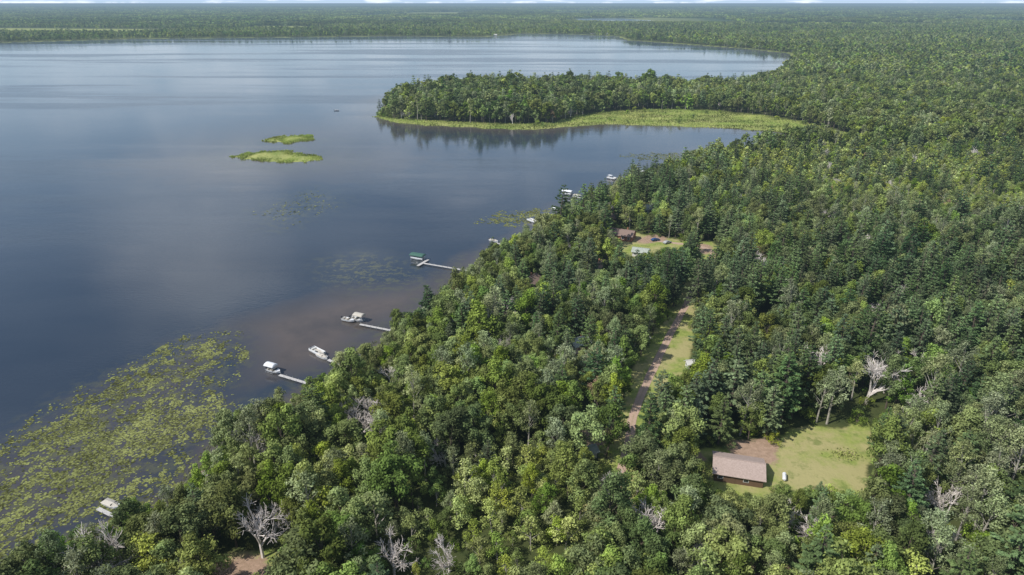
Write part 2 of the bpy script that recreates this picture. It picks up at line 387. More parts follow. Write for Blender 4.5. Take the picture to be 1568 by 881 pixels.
def deadtree(name,H,spread,seed,depth=5,r0=.36,h0=.30,droop=.10):
    r=np.random.default_rng(seed);W=[]
    def br(p,d,L,rad,k):
        q=p+d*L;W.append(cyl(tuple(p),tuple(q),rad,rad*.7,5 if k>2 else 3))
        if k==0: return
        for i in range(3 if k!=depth else 4):
            nd=(d+Vector(r.normal(size=3))*spread*(.6+.08*(depth-k))+Vector((0,0,droop))).normalized()
            pp=p+d*L*r.uniform(.45,1.0)
            br(pp,nd,L*r.uniform(.6,.9),rad*.62,k-1)
    br(Vector((0,0,-.3)),Vector((r.normal()*.05,r.normal()*.05,1)).normalized(),H*h0,r0,depth)
    V,F=join(W);return mk(name,V,F,[M_DEAD],link=False)

PR={}
def reg(k,*o): PR[k]=list(o)
reg('oakA',*[decid("oak_tree",rng.uniform(13,16),rng.uniform(4,5),42,130,.28,M_OAK) for _ in range(4)])
reg('mapA',*[decid("maple_tree",rng.uniform(12,15),rng.uniform(3.0,3.8),36,130,.26,M_MAP,lr=(.7,1.4),point=.3) for _ in range(4)])
reg('aspA',*[decid("aspen_tree",rng.uniform(15,18),rng.uniform(2.4,3.0),42,90,.21,M_ASP,M_PALE,.35,(.6,1.1),.5,.3) for _ in range(3)])
reg('yngA',*[decid("young_aspen_tree",8.5,2.3,24,110,.20,M_YNG,M_PALE,.15,(.5,1.1),1,.4) for _ in range(3)])
reg('shrA',*[decid("shrub",4,2.3,14,110,.2,M_MAP,base=.05,lr=(.5,1.1)) for _ in range(2)])
reg('pinA',*[pine("pine_tree",rng.uniform(18,21),rng.uniform(3.8,4.6),10,.30) for _ in range(3)])
reg('deaA',deadtree("dead_tree",13,.62,3),deadtree("dead_tree",14,.5,8))
reg('brnA',decid("dying_tree",12,3,22,60,.22,M_BRN,M_PALE,.3,(.8,1.3)))
reg('oakB',*[decid("oak_tree",15,rng.uniform(4,5),28,34,.62,M_OAK) for _ in range(3)])
reg('mapB',*[decid("maple_tree",13.5,3.6,26,34,.55,M_MAP,lr=(.8,1.4),point=.3) for _ in range(3)])
reg('aspB',decid("aspen_tree",16,2.7,30,26,.45,M_ASP,M_PALE,.35,(.7,1.2),.5,.3))
reg('yngB',*[decid("young_aspen_tree",8.5,2.6,16,30,.5,M_YNG,M_PALE,.15,(.7,1.2),1,.4) for _ in range(2)])
reg('pinB',*[pine("pine_tree",19,4,3.2,.6) for _ in range(2)])
reg('shrB',decid("shrub",4,2.3,10,34,.42,M_MAP,base=.05,lr=(.7,1.1)))
reg('deaB',deadtree("dead_tree",14,.6,5,4))
reg('brnB',decid("dying_tree",12,3,16,26,.5,M_BRN,M_PALE,.3,(.8,1.3)))
reg('oakC',*[decid("oak_tree",15,4.6,12,16,1.15,M_OAK,lr=(1.3,2.0)) for _ in range(2)])
reg('mapC',decid("maple_tree",14,4,11,16,1.1,M_MAP,lr=(1.2,1.8)))
reg('aspC',decid("aspen_tree",16,3.2,11,14,.9,M_ASP,M_PALE,.3,(1.1,1.6)))
reg('yngC',decid("young_aspen_tree",10,3.2,9,14,.95,M_YNG,M_PALE,.15,(1.1,1.6)))
reg('pinC',pine("pine_tree",18,4,.8,1.3))
def patch(name,mat):
    Vs=[];S=[]
    for i in range(22):
        cx,cy=rng.uniform(-25,25,2);H=rng.uniform(10,19);r=rng.uniform(4,6.5);n=34
        d=rdir(n,.6);C=np.array([cx,cy,H-r*.9])+d*np.array([r,r,r*.9])*rng.uniform(.7,1.05,n)[:,None]
        Vs.append(leafquads(C,d+rdir(n)*.4,2.2*rng.uniform(.7,1.2,n)));S.append(np.clip(rng.normal(.5,.2)+rng.normal(0,.1,n),0,1))
    return assemble(name,np.concatenate(Vs),np.concatenate(S),None,mat,M_BARK)
reg('patO',*[patch("distant_forest_patch",M_OAK) for _ in range(2)])
reg('patM',patch("distant_forest_patch",M_MAP))
reg('patP',patch("distant_forest_patch",M_PIN))

# ------------------------------------------------------------ tree positions
def jgrid(y0,y1,spf,um=.88,pad=25):
    xs=[];ys=[];yy=y0
    while yy<y1:
        s=spf(yy);xr=np.arange(-um*yy-pad,um*yy+pad,s)
        xs.append(xr+rng.uniform(-.42,.42,len(xr))*s+rng.uniform(0,s));ys.append(yy+rng.uniform(-.42,.42,len(xr))*s);yy+=s
    return np.concatenate(xs),np.concatenate(ys)
def blocked(X,Y,pad=1.5):
    b=np.zeros(X.shape,bool)
    for P_ in CLEAR: b|=sdist(P_,X,Y)>-pad
    b|=edist(ROAD,X,Y,False)<np.where(Y<243,3.4,2.4)
    return b
FARCL=[FIELD,FM1,FM2,FM3]
# growth south of the clearings is kept low: maximum height that leaves the clearings open
def hlimit(X,Y):
    lim=np.full(X.shape,99.);done=np.zeros(X.shape,bool)
    for zz in np.arange(1.5,21,1.5):
        k=1/(1-zz/CAMH);b=np.zeros(X.shape,bool)
        for P_,m_ in [(LAWN,.9),(CL1,.2),(CL2,4.0),(ENDCL,1.5),(CL3,1),(CL4,1),(CL6,.2),(CL5,1)]+[(q,.4) for q in YARDS]: b|=sdist(P_,X*k,Y*k)>m_
        n=b&~done;lim[n]=zz;done|=n
    return lim
placed={}
def put(kind,x,y,z,s,sz,t):
    placed.setdefault(kind,[]).append((x,y,z,s,sz,t))
HSE=[(56.5,140,8),(56,322,8),(60,300,6),(38,277,6),(75,371,6),(103,211,4),(69,319,4),(20,147,3),(23,207,6),(8,262,6),(57.5,194,3),(53,354,5)]
PINES=[(67,159),(50,161),(45,152),(27,154),(14,166),(34,143),(80,232),(72,238),(86,226),(88,243),(125,278),(141,313),(68,196),(151,192),(152,201),(179,215),(95,322),(82,326),(115,367),(44,263),(94,425),(106,256),(25,197),(-20,197),(72,182),(75,170),(40,158),(100,235),(96,248),(76,247),(84,252),(84,264),(62,167),(56,166),(64,248),(68,256),(74,270),(80,284),(78,168),(60,176),(86,178),(92,200),(110,215),(120,240),(140,230),(135,260),(160,225)]
DEAD=[(104,172,1.5,1),(109,178,1.1,0),(131,226,.9,0),(106,278,1,0),(105,263,1.1,1),(-53,112,1.15,0),(-82,110,1,1),(-24,106,.9,0),(-13,108,.8,1),(91,112,.8,0),(-5,226,.9,1),(114,166,.9,0),(128,188,.9,1),(50,355,.9,0),(22,128,.8,1),(188,367,1,0),(-41,154,.9,1),(-39,163,.8,0),(62,120,.7,1),(86,327,.8,0),(120,190,.9,0),(134,215,.9,1),(-45,158,.9,0),(0,222,.8,0),(-36,158,.8,1),(98,122,.9,1),(150,240,1,0),(165,300,1,1)]
def region_mix(X,Y):
    n=fbm(X/35,Y/35,21);pp=np.full(X.shape,.07);pa=np.full(X.shape,.14);pm=np.full(X.shape,.32);py=np.full(X.shape,.05)
    z1=(X>0)&(X<170)&(Y>150)&(Y<440);pp[z1]=.30
    z1=(X>90)&(Y>180)&(Y<330);pp[z1]=.36
    z1=(X<20)&(Y<190);pp[z1]=.03;pm[z1]=.45
    z2=(X>82)&(Y<165);pa[z2]=.55
    z3=(X>160)&(X<290)&(Y>270)&(Y<345);pa[z3]=.5
    z3=(X>-20)&(X<40)&(Y>170)&(Y<240);pa[z3]=.25
    pp=np.where(n>.53,pp*1.8,pp*.7)
    yg=inside(YOUNG,X,Y);py[yg]=.62;pp[yg]=.10;pa[yg]=.06;pm[yg]=.14
    y2=inside(YOUNG2,X,Y);py[y2]=.75;pp[y2]=.01
    py=np.where((Y>600)&(fbm(X/90,Y/60,77)>.56),.35,py)
    pm=np.where(fbm(X/22,Y/22,33)>.52,pm*1.5,pm*.6)
    return pp,pa,pm,py,yg|y2
tiers=[('A',60,430,lambda y:4.9),('B',430,1050,lambda y:5.6 if y<700 else 6.6),('C',1050,3500,lambda y:7.5+(y-1050)/2450*5)]
for T,y0,y1,spf in tiers:
    X,Y=jgrid(y0,y1,spf);sd=land_sd(X,Y)
    ok=sd>(5.0 if T=='A' else 2 if T=='B' else 6)
    if T=='A': ok&=~blocked(X,Y)
    ok&=~(sdist(MARSH,X,Y)>-2)
    for P_ in FARCL: ok&=~inside(P_,X,Y)
    ok&=~((sd<10)&(edist(ISL1,X,Y)<40))&~((sd<10)&(edist(ISL2,X,Y)<40))
    X,Y,sd=X[ok],Y[ok],sd[ok]
    if T=='A':
        ok=np.ones(len(X),bool)
        for hx,hy,hr in HSE: ok&=np.hypot(X-hx,Y-hy)>hr
        for q in PINES: ok&=np.hypot(X-q[0],Y-q[1])>3
        for q in DEAD: ok&=(np.hypot(X-q[0],Y-q[1])>3.5)&~((np.abs(X-q[0]*.96)<(5.5 if q[2]>1.3 else 3))&(Y<q[1])&(Y>q[1]-(18 if q[2]>1.3 else 9)))
        X,Y,sd=X[ok],Y[ok],sd[ok];lim=hlimit(X,Y)
    else: lim=np.full(len(X),99.)
    pp,pa,pm,py_,yg=region_mix(X,Y)
    hn=fbm(X/18,Y/18,44);hs=.66+.5*hn+rng.normal(0,.16,len(X))
    hs=np.where(yg,hs*.82,hs);hs*=np.clip(.35+sd/22,.45,1)
    pen=(Y>640)&(Y<1000)&(X<200);hs=np.where(pen,hs*1.25,hs)
    r=rng.random(len(X));tn=np.clip(fbm(X/60,Y/60,55)*2.2-.6+rng.normal(0,.3,len(X)),0,1)
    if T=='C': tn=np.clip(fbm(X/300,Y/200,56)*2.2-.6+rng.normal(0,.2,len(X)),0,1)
    for i in range(len(X)):
        L=lim[i];s=max(.35,hs[i]);q=r[i]
        if L<3: 
            continue
        H0=15
        if q<pp[i]: k='pin';H0=19;s*=1.08
        elif q<pp[i]+pa[i]: k='asp';H0=16
        elif q<pp[i]+pa[i]+py_[i]: k='yng';H0=8.5
        elif q<pp[i]+pa[i]+py_[i]+pm[i]: k='map';H0=13.5
        elif q>.978 and T!='C': k='dea';H0=12
        elif q>.973 and T!='C': k='brn';H0=12
        else: k='oak'
        if yg[i] and k in('oak','map','asp'): s*=.72
        if k=='yng': s=s*(1.15 if yg[i] else 1.5)
        if s*H0>L:
            s=L/H0
            if s<.35: k='shr' if T!='C' else 'map';s=L/4.5
        kk=k+T;j=int(rng.integers(len(PR[kk])))
        w=s*rng.uniform(.85,1.15)*(1.1 if k=='yng' else 1)
        put((kk,j),X[i],Y[i],GZ-.1 if sd[i]>4 else max(0.,float(zland(sd[i]))),w,s,tn[i])
# shoreline + understorey shrubs
X,Y=jgrid(60,430,lambda y:2.8);sd=land_sd(X,Y);bl=blocked(X,Y,-.5)
ok=(((sd>.6)&(sd<8)&(rng.random(len(X))<.75))|((sd>8)&(rng.random(len(X))<.22)))&~bl
X,Y,sd=X[ok],Y[ok],sd[ok];lim=hlimit(X,Y)
for hx,hy,hr in HSE:
    lim=np.where(np.hypot(X-hx,Y-hy)<hr-1,0,lim)
for i in range(len(X)):
    s=rng.uniform(.4,1.0)*min(1,.5+sd[i]/10);s=min(s,lim[i]/4.5)
    if s<.25: continue
    put(('shrA',int(rng.integers(2))),X[i],Y[i],max(0,float(zland(sd[i]))),s,s,float(np.clip(rng.normal(.6,.3),0,1)))
X,Y=jgrid(430,760,lambda y:4.0);sd=land_sd(X,Y)
ok=(sd>1)&(sd<9)&~(sdist(MARSH,X,Y)>-2)&(edist(ISL1,X,Y)>40)&(edist(ISL2,X,Y)>40);X,Y=X[ok],Y[ok]
for i in range(len(X)): 
    s=rng.uniform(.5,1.3);put(('shrB',0),X[i],Y[i],.4,s,s,float(rng.uniform(.3,1)))
X=rng.uniform(0,300,320);Y=rng.uniform(560,775,320);ok=(sdist(MARSH,X,Y)>-3)&(land_sd(X,Y)>1)&(fbm(X/20,Y/20,5)>.52);X,Y=X[ok],Y[ok]
for i in range(len(X)): s=rng.uniform(.4,1.1);put(('shrB',0),X[i],Y[i],.6,s,s,float(rng.uniform(.1,1)))
# patches
X,Y=jgrid(3500,17000,lambda y:42*(y/4000)**1.0,.86,60);sd=land_sd(X,Y);ok=sd>30
for P_ in FARCL: ok&=~inside(P_,X,Y)
ok&=~((fbm(X/600,Y/1500,91)>.60)&(Y>3800))
X,Y=X[ok],Y[ok];tn=np.clip(fbm(X/900,Y/1600,92)*3-.95+rng.normal(0,.15,len(X)),0,1);r=rng.random(len(X));rn=fbm(X/700,Y/1200,93)  # tint noise paints cloud-shadow-like bands into the far canopy colour, plus random tone
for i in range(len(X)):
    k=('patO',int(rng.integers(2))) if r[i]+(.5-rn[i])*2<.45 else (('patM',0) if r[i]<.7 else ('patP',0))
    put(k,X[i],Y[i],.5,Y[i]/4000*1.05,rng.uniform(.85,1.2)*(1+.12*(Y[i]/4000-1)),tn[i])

NAMES=dict(oak='oak_forest',map='maple_forest',asp='aspen_forest',yng='young_aspen_forest',pin='pine_forest',shr='shrubs',dea='dead_trees_in_forest',brn='dying_trees_in_forest',pat='distant_forest')
def gn(obj,proto):
    g=bpy.data.node_groups.new("scatter","GeometryNodeTree")
    g.interface.new_socket("Geometry",in_out='INPUT',socket_type='NodeSocketGeometry');g.interface.new_socket("Geometry",in_out='OUTPUT',socket_type='NodeSocketGeometry')
    i=g.nodes.new('NodeGroupInput');o=g.nodes.new('NodeGroupOutput');ip=g.nodes.new('GeometryNodeInstanceOnPoints');oi=g.nodes.new('GeometryNodeObjectInfo')
    oi.inputs['Object'].default_value=proto;oi.inputs['As Instance'].default_value=True
    r=g.nodes.new('GeometryNodeInputNamedAttribute');r.data_type='FLOAT_VECTOR';r.inputs['Name'].default_value='rot'
    s=g.nodes.new('GeometryNodeInputNamedAttribute');s.data_type='FLOAT_VECTOR';s.inputs['Name'].default_value='scl'
    L=g.links.new;L(i.outputs[0],ip.inputs['Points']);L(oi.outputs['Geometry'],ip.inputs['Instance']);L(r.outputs[0],ip.inputs['Rotation']);L(s.outputs[0],ip.inputs['Scale']);L(ip.outputs[0],o.inputs[0])
    md=obj.modifiers.new("scatter",'NODES');md.node_group=g
SINGLE_Y=175
for (k,j),L in placed.items():
    A=np.array(L);proto=PR[k][j]
    if k in('oakA','mapA','aspA','yngA','pinA','deaA','brnA'):
        m_=A[:,1]<SINGLE_Y
        for a in A[m_]:
            ob=bpy.data.objects.new(proto.name.split('.')[0],proto.data);COL.objects.link(ob)
            ob.location=a[:3];ob.scale=(a[3],a[3],a[4]);ob.rotation_euler=(rng.normal(0,.05),rng.normal(0,.05),rng.uniform(0,6.28));ob["tint"]=float(a[5])
        A=A[~m_]
    if len(A)==0: continue
    me=bpy.data.meshes.new(NAMES[k[:3]]);me.vertices.add(len(A));me.vertices.foreach_set('co',A[:,:3].astype(np.float32).ravel())
    rot=np.stack([rng.normal(0,.05,len(A)),rng.normal(0,.05,len(A)),rng.uniform(0,6.28,len(A))],1)
    if k[:3]=='pat': rot[:,:2]=0
    a=me.attributes.new('rot','FLOAT_VECTOR','POINT');a.data.foreach_set('vector',rot.astype(np.float32).ravel())
    a=me.attributes.new('scl','FLOAT_VECTOR','POINT');a.data.foreach_set('vector',A[:,[3,3,4]].astype(np.float32).ravel())
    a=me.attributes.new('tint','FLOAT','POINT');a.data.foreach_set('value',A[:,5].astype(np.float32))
    ob=bpy.data.objects.new(NAMES[k[:3]],me);COL.objects.link(ob);gn(ob,proto)
def single(proto,x,y,s,name,t=.5):
    ob=bpy.data.objects.new(name,proto.data);COL.objects.link(ob);ob.location=(x,y,GZ-.1);ob.scale=(s,s,s);ob.rotation_euler=(0,0,rng.uniform(0,6.28));ob["tint"]=t
for (x_,y_) in PINES: single(PR['pinA'][int(rng.integers(3))],x_,y_,rng.uniform(.85,1.15),"pine_tree",float(rng.uniform(.2,.8)))
for (x_,y_,s_,j) in DEAD: single(PR['deaA'][j],x_,y_,s_,"dead_tree")
for (x_,y_) in [(-74,115),(24,170),(45,358)]: single(PR['brnA'][0],x_,y_,.8,"dying_tree")

# ------------------------------------------------------------ lily pads
def scatter_in(poly,n,seed,thr,sx=7,sy=12,soft_=10,fine=.4):
    P_=np.array(poly);x0,y0=P_.min(0);x1,y1=P_.max(0)
    X=rng.uniform(x0-5,x1+5,n);Y=rng.uniform(y0-5,y1+5,n)
    d=sdist(poly,X,Y);f=fbm(X/sx,Y/sy,seed)*(1-fine)+fbm(X/1.8,Y/2.2,seed+3)*fine+np.clip(d/soft_,-1,1)*.12
    ok=(f>thr)&(d>-5);return X[ok],Y[ok]
px=[];py=[]
for poly,n,th,sf in((LILY,80000,.575,10),(LILY2,6000,.55,6),(LILY3,4500,.55,5)):
    a,b=scatter_in(poly,n,61,th,soft_=sf,fine=.6);px.append(a);py.append(b)
a,b=scatter_in(LILY,9000,61,.42,soft_=14,fine=.6);px.append(a);py.append(b)
a,b=scatter_in(WEED2,1500,63,.55,soft_=14,fine=.6);px.append(a);py.append(b)
px=np.concatenate(px);py=np.concatenate(py);k=land_sd(px,py)<-.2;px=px[k];py=py[k]
n=len(px);R_=rng.uniform(.12,.38,n)*np.where(py>300,1.5,1);a0=rng.uniform(0,6.28,n)
V=np.stack([np.stack([px+R_*np.cos(a0+i*1.0472),py+R_*np.sin(a0+i*1.0472)*.9,np.full(n,.02)+rng.uniform(0,.05,n)],1) for i in range(6)],1).reshape(-1,3)
mk("lily_pads",V,np.arange(n*6).reshape(-1,6),[M_PAD],attrs=dict(shade=('FACE',np.clip(rng.normal(.42,.28,n)+(fbm(px/5,py/5,4)-.5),0,1))))
# ------------------------------------------------------------ reeds
def reeds(name,X,Y,z,h,w,sh):
    n=len(X);a=rng.uniform(0,3.14,n);ux=np.cos(a)*w;uy=np.sin(a)*w;lx=rng.normal(0,.35,n)*h;ly=rng.normal(.1,.35,n)*h
    V=np.stack([np.stack([X-ux,Y-uy,z-.1],1),np.stack([X+ux,Y+uy,z-.1],1),np.stack([X+ux*.3+lx,Y+uy*.3+ly,z+h],1),np.stack([X-ux*.3+lx,Y-uy*.3+ly,z+h],1)],1).reshape(-1,3)
    mk(name,V,np.arange(n*4).reshape(-1,4),[M_REED],attrs=dict(shade=('FACE',sh)))
for nm,poly in(("reed_island",ISL1),("reed_island",ISL2)):
    X,Y=scatter_in(poly,16000,81,.45,10,10,8);sd=land_sd(X,Y);k=sd>-.6;X,Y=X[k],Y[k];n=len(X)
    reeds(nm,X,Y,np.zeros(n),rng.uniform(.4,1.1,n),np.full(n,.28),np.clip(rng.normal(.6,.2,n)+(fbm(X/12,Y/12,2)-.5)*1.2,0,1))
X,Y=scatter_in(MARSH,60000,85,.36,25,18,10);sd=land_sd(X,Y);k=sd>-1.5;X,Y,sd=X[k],Y[k],sd[k];n=len(X)
reeds("marsh_reeds",X,Y,np.clip(zland(sd),0,1),rng.uniform(.3,1.1,n),np.full(n,.4),np.clip(rng.normal(.36,.2,n)+(fbm(X/30,Y/16,2)-.5)*2.2,0,1))
X=rng.uniform(-110,300,160000);Y=rng.uniform(90,640,160000);sd=land_sd(X,Y)
k=(sd>-3)&(sd<3)&((Y>420)|(fbm(X/9,Y/9,15)>.5));X,Y,sd=X[k],Y[k],sd[k];n=len(X)
reeds("shore_reeds",X,Y,np.clip(zland(sd),0,1),rng.uniform(.5,1.3,n),np.where(Y<300,.12,.3),np.clip(rng.normal(.1,.15,n),0,1))

# ------------------------------------------------------------ docks and boats
def dock(x0,y0,x1,y1,w=1.3,name="boat_dock",cross=None):
    L=math.hypot(x1-x0,y1-y0);a=math.atan2(y1-y0,x1-x0);e=empty(name,(x0,y0,0),a)
    b=[];nb=int(L/.5)
    for i in range(nb): b.append(box(.25+i*.5,0,.62,.46,w,.06))
    part(e,"deck_boards",b,M_WOODDOCK)
    p_=[];
    for i in range(int(L/2.5)+1):
        for s in(-1,1): p_.append(cyl((.1+i*2.5,s*(w/2+.05),-1.5),(.1+i*2.5,s*(w/2+.05),1.1),.05,.05,6))
    part(e,"posts",p_,M_ALU)
    part(e,"stringers",[box(L/2,s*(w/2-.08),.53,L,.08,.11) for s in(-1,1)],M_ALU)
    if cross:
        c0,c1=cross;b=[];nb=int((c1-c0)/.5)
        for i in range(nb): b.append(box(-.75,c0+.25+i*.5,.63,1.4,.46,.06))
        part(e,"platform_boards",b,M_WOODDOCK)
        part(e,"platform_posts",[cyl((-.75+s*.7,yy,-1.5),(-.75+s*.7,yy,1.1),.05,.05,6) for s in(-1,1) for yy in(c0,(c0+c1)/2,c1)],M_ALU)
    return e
def hull(L,W,H):
    st=[(-.5,.85,.0),(-.2,1,.0),(.15,1,.02),(.35,.72,.1),(.5,.05,.3)]
    V=[];F=[]
    for t,w,lift in st:
        V+=[(t*L,-w*W/2,H),(t*L,-w*W*.36,lift*H),(t*L,0,-.12*H+lift*H),(t*L,w*W*.36,lift*H),(t*L,w*W/2,H)]
    for i in range(len(st)-1):
        for j in range(4): F.append((i*5+j,i*5+j+1,i*5+5+j+1,i*5+5+j))
    F.append((0,1,2,3,4));return V,F
def motorboat(x,y,rot,z=.1,cover=None):
    e=empty("motor_boat",(x,y,z),rot);V,F=hull(5.4,2.1,.8);o=mk("hull",V,F,[M_WHITE],parent=e);
    part(e,"floor",[box(-.3,0,.45,4.0,1.7,.05)],M_CTAN)
    part(e,"bow_deck",[([(1.0,-1.0,.81),(1.0,1.0,.81),(1.9,.72,.83),(2.66,0,.86),(1.9,-.72,.83)],[(0,4,3,2,1)])],M_WHITE)
    part(e,"seats",[box(-.2,s*.45,.7,.5,.5,.45) for s in(-1,1)]+[box(-1.9,0,.7,.5,1.5,.4)],M_CTAN)
    part(e,"windshield",[box(.8,0,1.05,.05,1.7,.45)],M_GLASS)
    part(e,"outboard_motor",[box(-2.95,0,.95,.45,.4,.6),box(-2.95,0,.3,.15,.12,.9)],M_BLACK)
    if cover: part(e,"cover",[([(-2.6,-1.0,.82),(-2.6,1.0,.82),(1,1.05,.83),(1,-1.05,.83),(-2.0,0,1.2),(.9,0,1.35),(2.6,0,.9)],[(0,4,1),(0,3,5,4),(1,4,5,2),(3,6,5),(2,5,6)])],cover)
    return e
def pontoon(x,y,rot,z=.15,top=M_WHITE,canopy=True):
    e=empty("pontoon_boat",(x,y,z),rot)
    part(e,"pontoon_tubes",[cyl((-3.2,s*.85,.2),(2.7,s*.85,.2),.3,.3,10) for s in(-1,1)]+[cyl((2.7,s*.85,.2),(3.4,s*.85,.35),.3,.05,10) for s in(-1,1)],M_ALU,True)
    part(e,"deck",[box(0,0,.55,6.4,2.5,.08)],M_CTAN)
    part(e,"railing",[box(0,s*1.22,.95,6.2,.04,.65) for s in(-1,1)]+[box(3.1,s*.8,.95,.04,.85,.65) for s in(-1,1)]+[box(-3.1,0,.95,.04,2.4,.65)],M_WHITE)
    part(e,"seats",[box(2.2,s*.85,.82,1.5,.6,.45) for s in(-1,1)]+[box(-2.4,.3,.82,.7,1.6,.45),box(-.2,-.7,.95,.6,.6,.7)],M_WALLW)
    part(e,"outboard_motor",[box(-3.5,0,.95,.4,.4,.6),box(-3.5,0,.3,.15,.12,.9)],M_BLACK)
    if canopy:
        part(e,"canopy_top",[box(-1.2,0,2.35,2.9,2.4,.07)],top)
        part(e,"canopy_posts",[cyl((-1.2+a*1.3,s*1.15,.6),(-1.2+a*1.3,s*1.15,2.33),.03,.03,5) for s in(-1,1) for a in(-1,1)],M_ALU)
    return e
def lift(x,y,rot,mat,L=6.6,W=3.1):
    e=empty("boat_lift",(x,y,0),rot)
    part(e,"frame_posts",[cyl((a*L*.4,s*W/2*.92,-1.5),(a*L*.4,s*W/2*.92,2.6),.07,.07,6) for a in(-1,1) for s in(-1,1)],M_ALU)
    part(e,"frame_beams",[box(0,s*W/2*.92,.25,L*.85,.1,.12) for s in(-1,1)]+[box(a*L*.4,0,.2,.12,W*.9,.12) for a in(-1,1)],M_ALU)
    V=[];F=[];prof=[(-1,2.45),(-.98,2.75),(-.6,3.1),(0,3.3),(.6,3.1),(.98,2.75),(1,2.45)]
    for a in(-1,-.88,.88,1):
        for s,h in prof: V.append((a*L/2,s*W/2,h-(.25 if abs(a)==1 and h>2.5 else 0)))
    for i in range(3):
        for j in range(6): F.append((i*7+j,i*7+j+1,i*7+8+j,i*7+7+j))
    F+=[tuple(range(7)),tuple(range(27,20,-1))]
    mk("canvas_canopy",V,F,[mat],parent=e)
    return e
R=math.radians
dock(-74,189.5,-58,181.5,1.1);lift(-77.5,192.5,R(-25),M_WHITE,3.8,2.6);motorboat(-76.5,192,R(-25),.4);
dock(-61,199.5,-50,192,1.1);motorboat(-63.5,202,R(-40),cover=M_CTAN);pontoon(-66,205,R(-40),canopy=False);
dock(-56,226.5,-38,219,1.1);lift(-57,230.5,R(-25),M_CTAN,4.2,2.8);motorboat(-61,230,R(-25),.4);motorboat(-58,230.5,R(-25),.4)
dock(-40,290,-16,279,1.2,cross=(-4,5));lift(-43.5,296,R(-25),M_CGREEN,7,3.8);pontoon(-43.5,296,R(-25),.4,canopy=False)
dock(14,352,22,341,1.3);pontoon(11,355,R(-50),canopy=False)
dock(37,406,48,397,1.3);lift(34,411,R(-30),M_WHITE);pontoon(34,411,R(-30),.4,canopy=False);motorboat(40,408,R(-30),cover=M_CTAN)
motorboat(25,379,R(-40),cover=M_WHITE)
dock(70,448,76,440);pontoon(67,452,R(-40));motorboat(73,449,R(-20),cover=M_WHITE)
pontoon(91,470,R(-20),canopy=False);motorboat(84,466,R(10),cover=M_WHITE)
motorboat(-9,322,R(-40),cover=M_CTAN);dock(-8,319,-1,311,1.1)
dock(-97,127.5,-89,123.5,1.0);motorboat(-94.5,128.9,R(-25),cover=M_CTAN)
motorboat(-192,765,R(10));

# ------------------------------------------------------------ cottages
def cottage(name,x,y,rot,L,W,h,rh,wall,roof,chim=True):
    e=empty(name,(x,y,GZ-.05),rot)
    V=[(-L/2,-W/2,0),(L/2,-W/2,0),(L/2,W/2,0),(-L/2,W/2,0),(-L/2,-W/2,h),(L/2,-W/2,h),(L/2,W/2,h),(-L/2,W/2,h),(-L/2,0,h+rh),(L/2,0,h+rh)]
    mk("walls",V,[(0,1,5,4),(2,3,7,6),(1,2,6,9,5),(3,0,4,8,7)],[wall],parent=e)
    o=.55;sl=rh/(W/2);t=.14;yb=W/2+o;zb=h-o*sl+.03;zt=h+rh+.03;LL=L/2+o
    V=[];F=[]
    for s in(-1,1):
        b=len(V);V+=[(-LL,s*yb,zb),(LL,s*yb,zb),(LL,0,zt),(-LL,0,zt),(-LL,s*yb,zb+t),(LL,s*yb,zb+t),(LL,0,zt+t),(-LL,0,zt+t)]
        F+=[(b,b+1,b+2,b+3),(b+4,b+7,b+6,b+5),(b,b+4,b+5,b+1),(b,b+3,b+7,b+4),(b+1,b+5,b+6,b+2)]
    mk("gable_roof",V,F,[roof],parent=e)
    part(e,"ridge_cap",[box(0,0,zt+t+.02,2*LL,.3,.06)],roof)
    w=[];fr=[]
    for s in(-1,1):
        for i in range(int(L/3)):
            xx=-L/2+1.5+i*3;
            if s==-1 and i==1: continue
            w.append(box(xx,s*(W/2+.03),1.55,1.1,.04,1.0));fr.append(box(xx,s*(W/2+.012),1.55,1.3,.03,1.2))
        w.append(box(s*(L/2+.03),0,1.55,.04,1.3,1.0));fr.append(box(s*(L/2+.012),0,1.55,.03,1.5,1.2))
    part(e,"window_frames",fr,M_WHITE);part(e,"windows",w,M_GLASS)
    part(e,"door",[box(-L/2+4.5 if L>6 else 0,-W/2-.04,1.05,.95,.06,2.05)],M_WALLB)
    if chim: part(e,"chimney",[box(L*.2,W*.15,h+rh+.2,.6,.6,1.4)],M_WALLR)
    return e
cottage("brown_roof_cottage",56.5,140,R(-15),11.5,8.5,2.5,1.6,M_WALLB,M_ROOFB,False)
cottage("red_cottage",55,325,R(-25),12,8,2.8,1.9,M_WALLR,M_ROOFD)
cottage("white_garage",60,300,R(-20),7,5,2.4,1.3,M_WALLW,M_ROOFG,False)
cottage("white_cottage",38,278,R(60),8,5,3.2,1.8,M_WALLW,M_ROOFD)
cottage("green_roof_cottage",76,371,R(20),8,6,2.6,1.8,M_WALLW,M_ROOFG)
cottage("grey_roof_cottage",23,207,R(30),7,5,2.8,1.6,M_WALLW,M_ROOFG)
cottage("lakeside_cottage",8,262,R(60),8,6,3,1.7,M_WALLR,M_ROOFD)
cottage("brown_cabin",53,354,R(-20),7,5.5,2.8,1.6,M_WALLB,M_ROOFD)
cottage("blue_shed",103,212,R(10),4,3,2.2,1,M_CBLUE,M_ROOFD,False)
cottage("garden_shed",20,147,R(30),3.2,2.8,2.1,.9,M_WALLW,M_ROOFG,False)
cottage("white_shed",57.5,194,R(10),2.2,2.0,2.0,.7,M_WALLW,M_WALLW,False)
cottage("grey_roof_cabin",39,115,R(20),7,5,2.4,1.4,M_WALLB,M_ROOFG,False)
cottage("lake_cottage",350,2660,R(10),14,9,3,2,M_WALLW,M_WALLW,False)
cottage("lake_cottage",300,2700,R(-20),14,9,3,2,M_WALLW,M_WALLW,False)
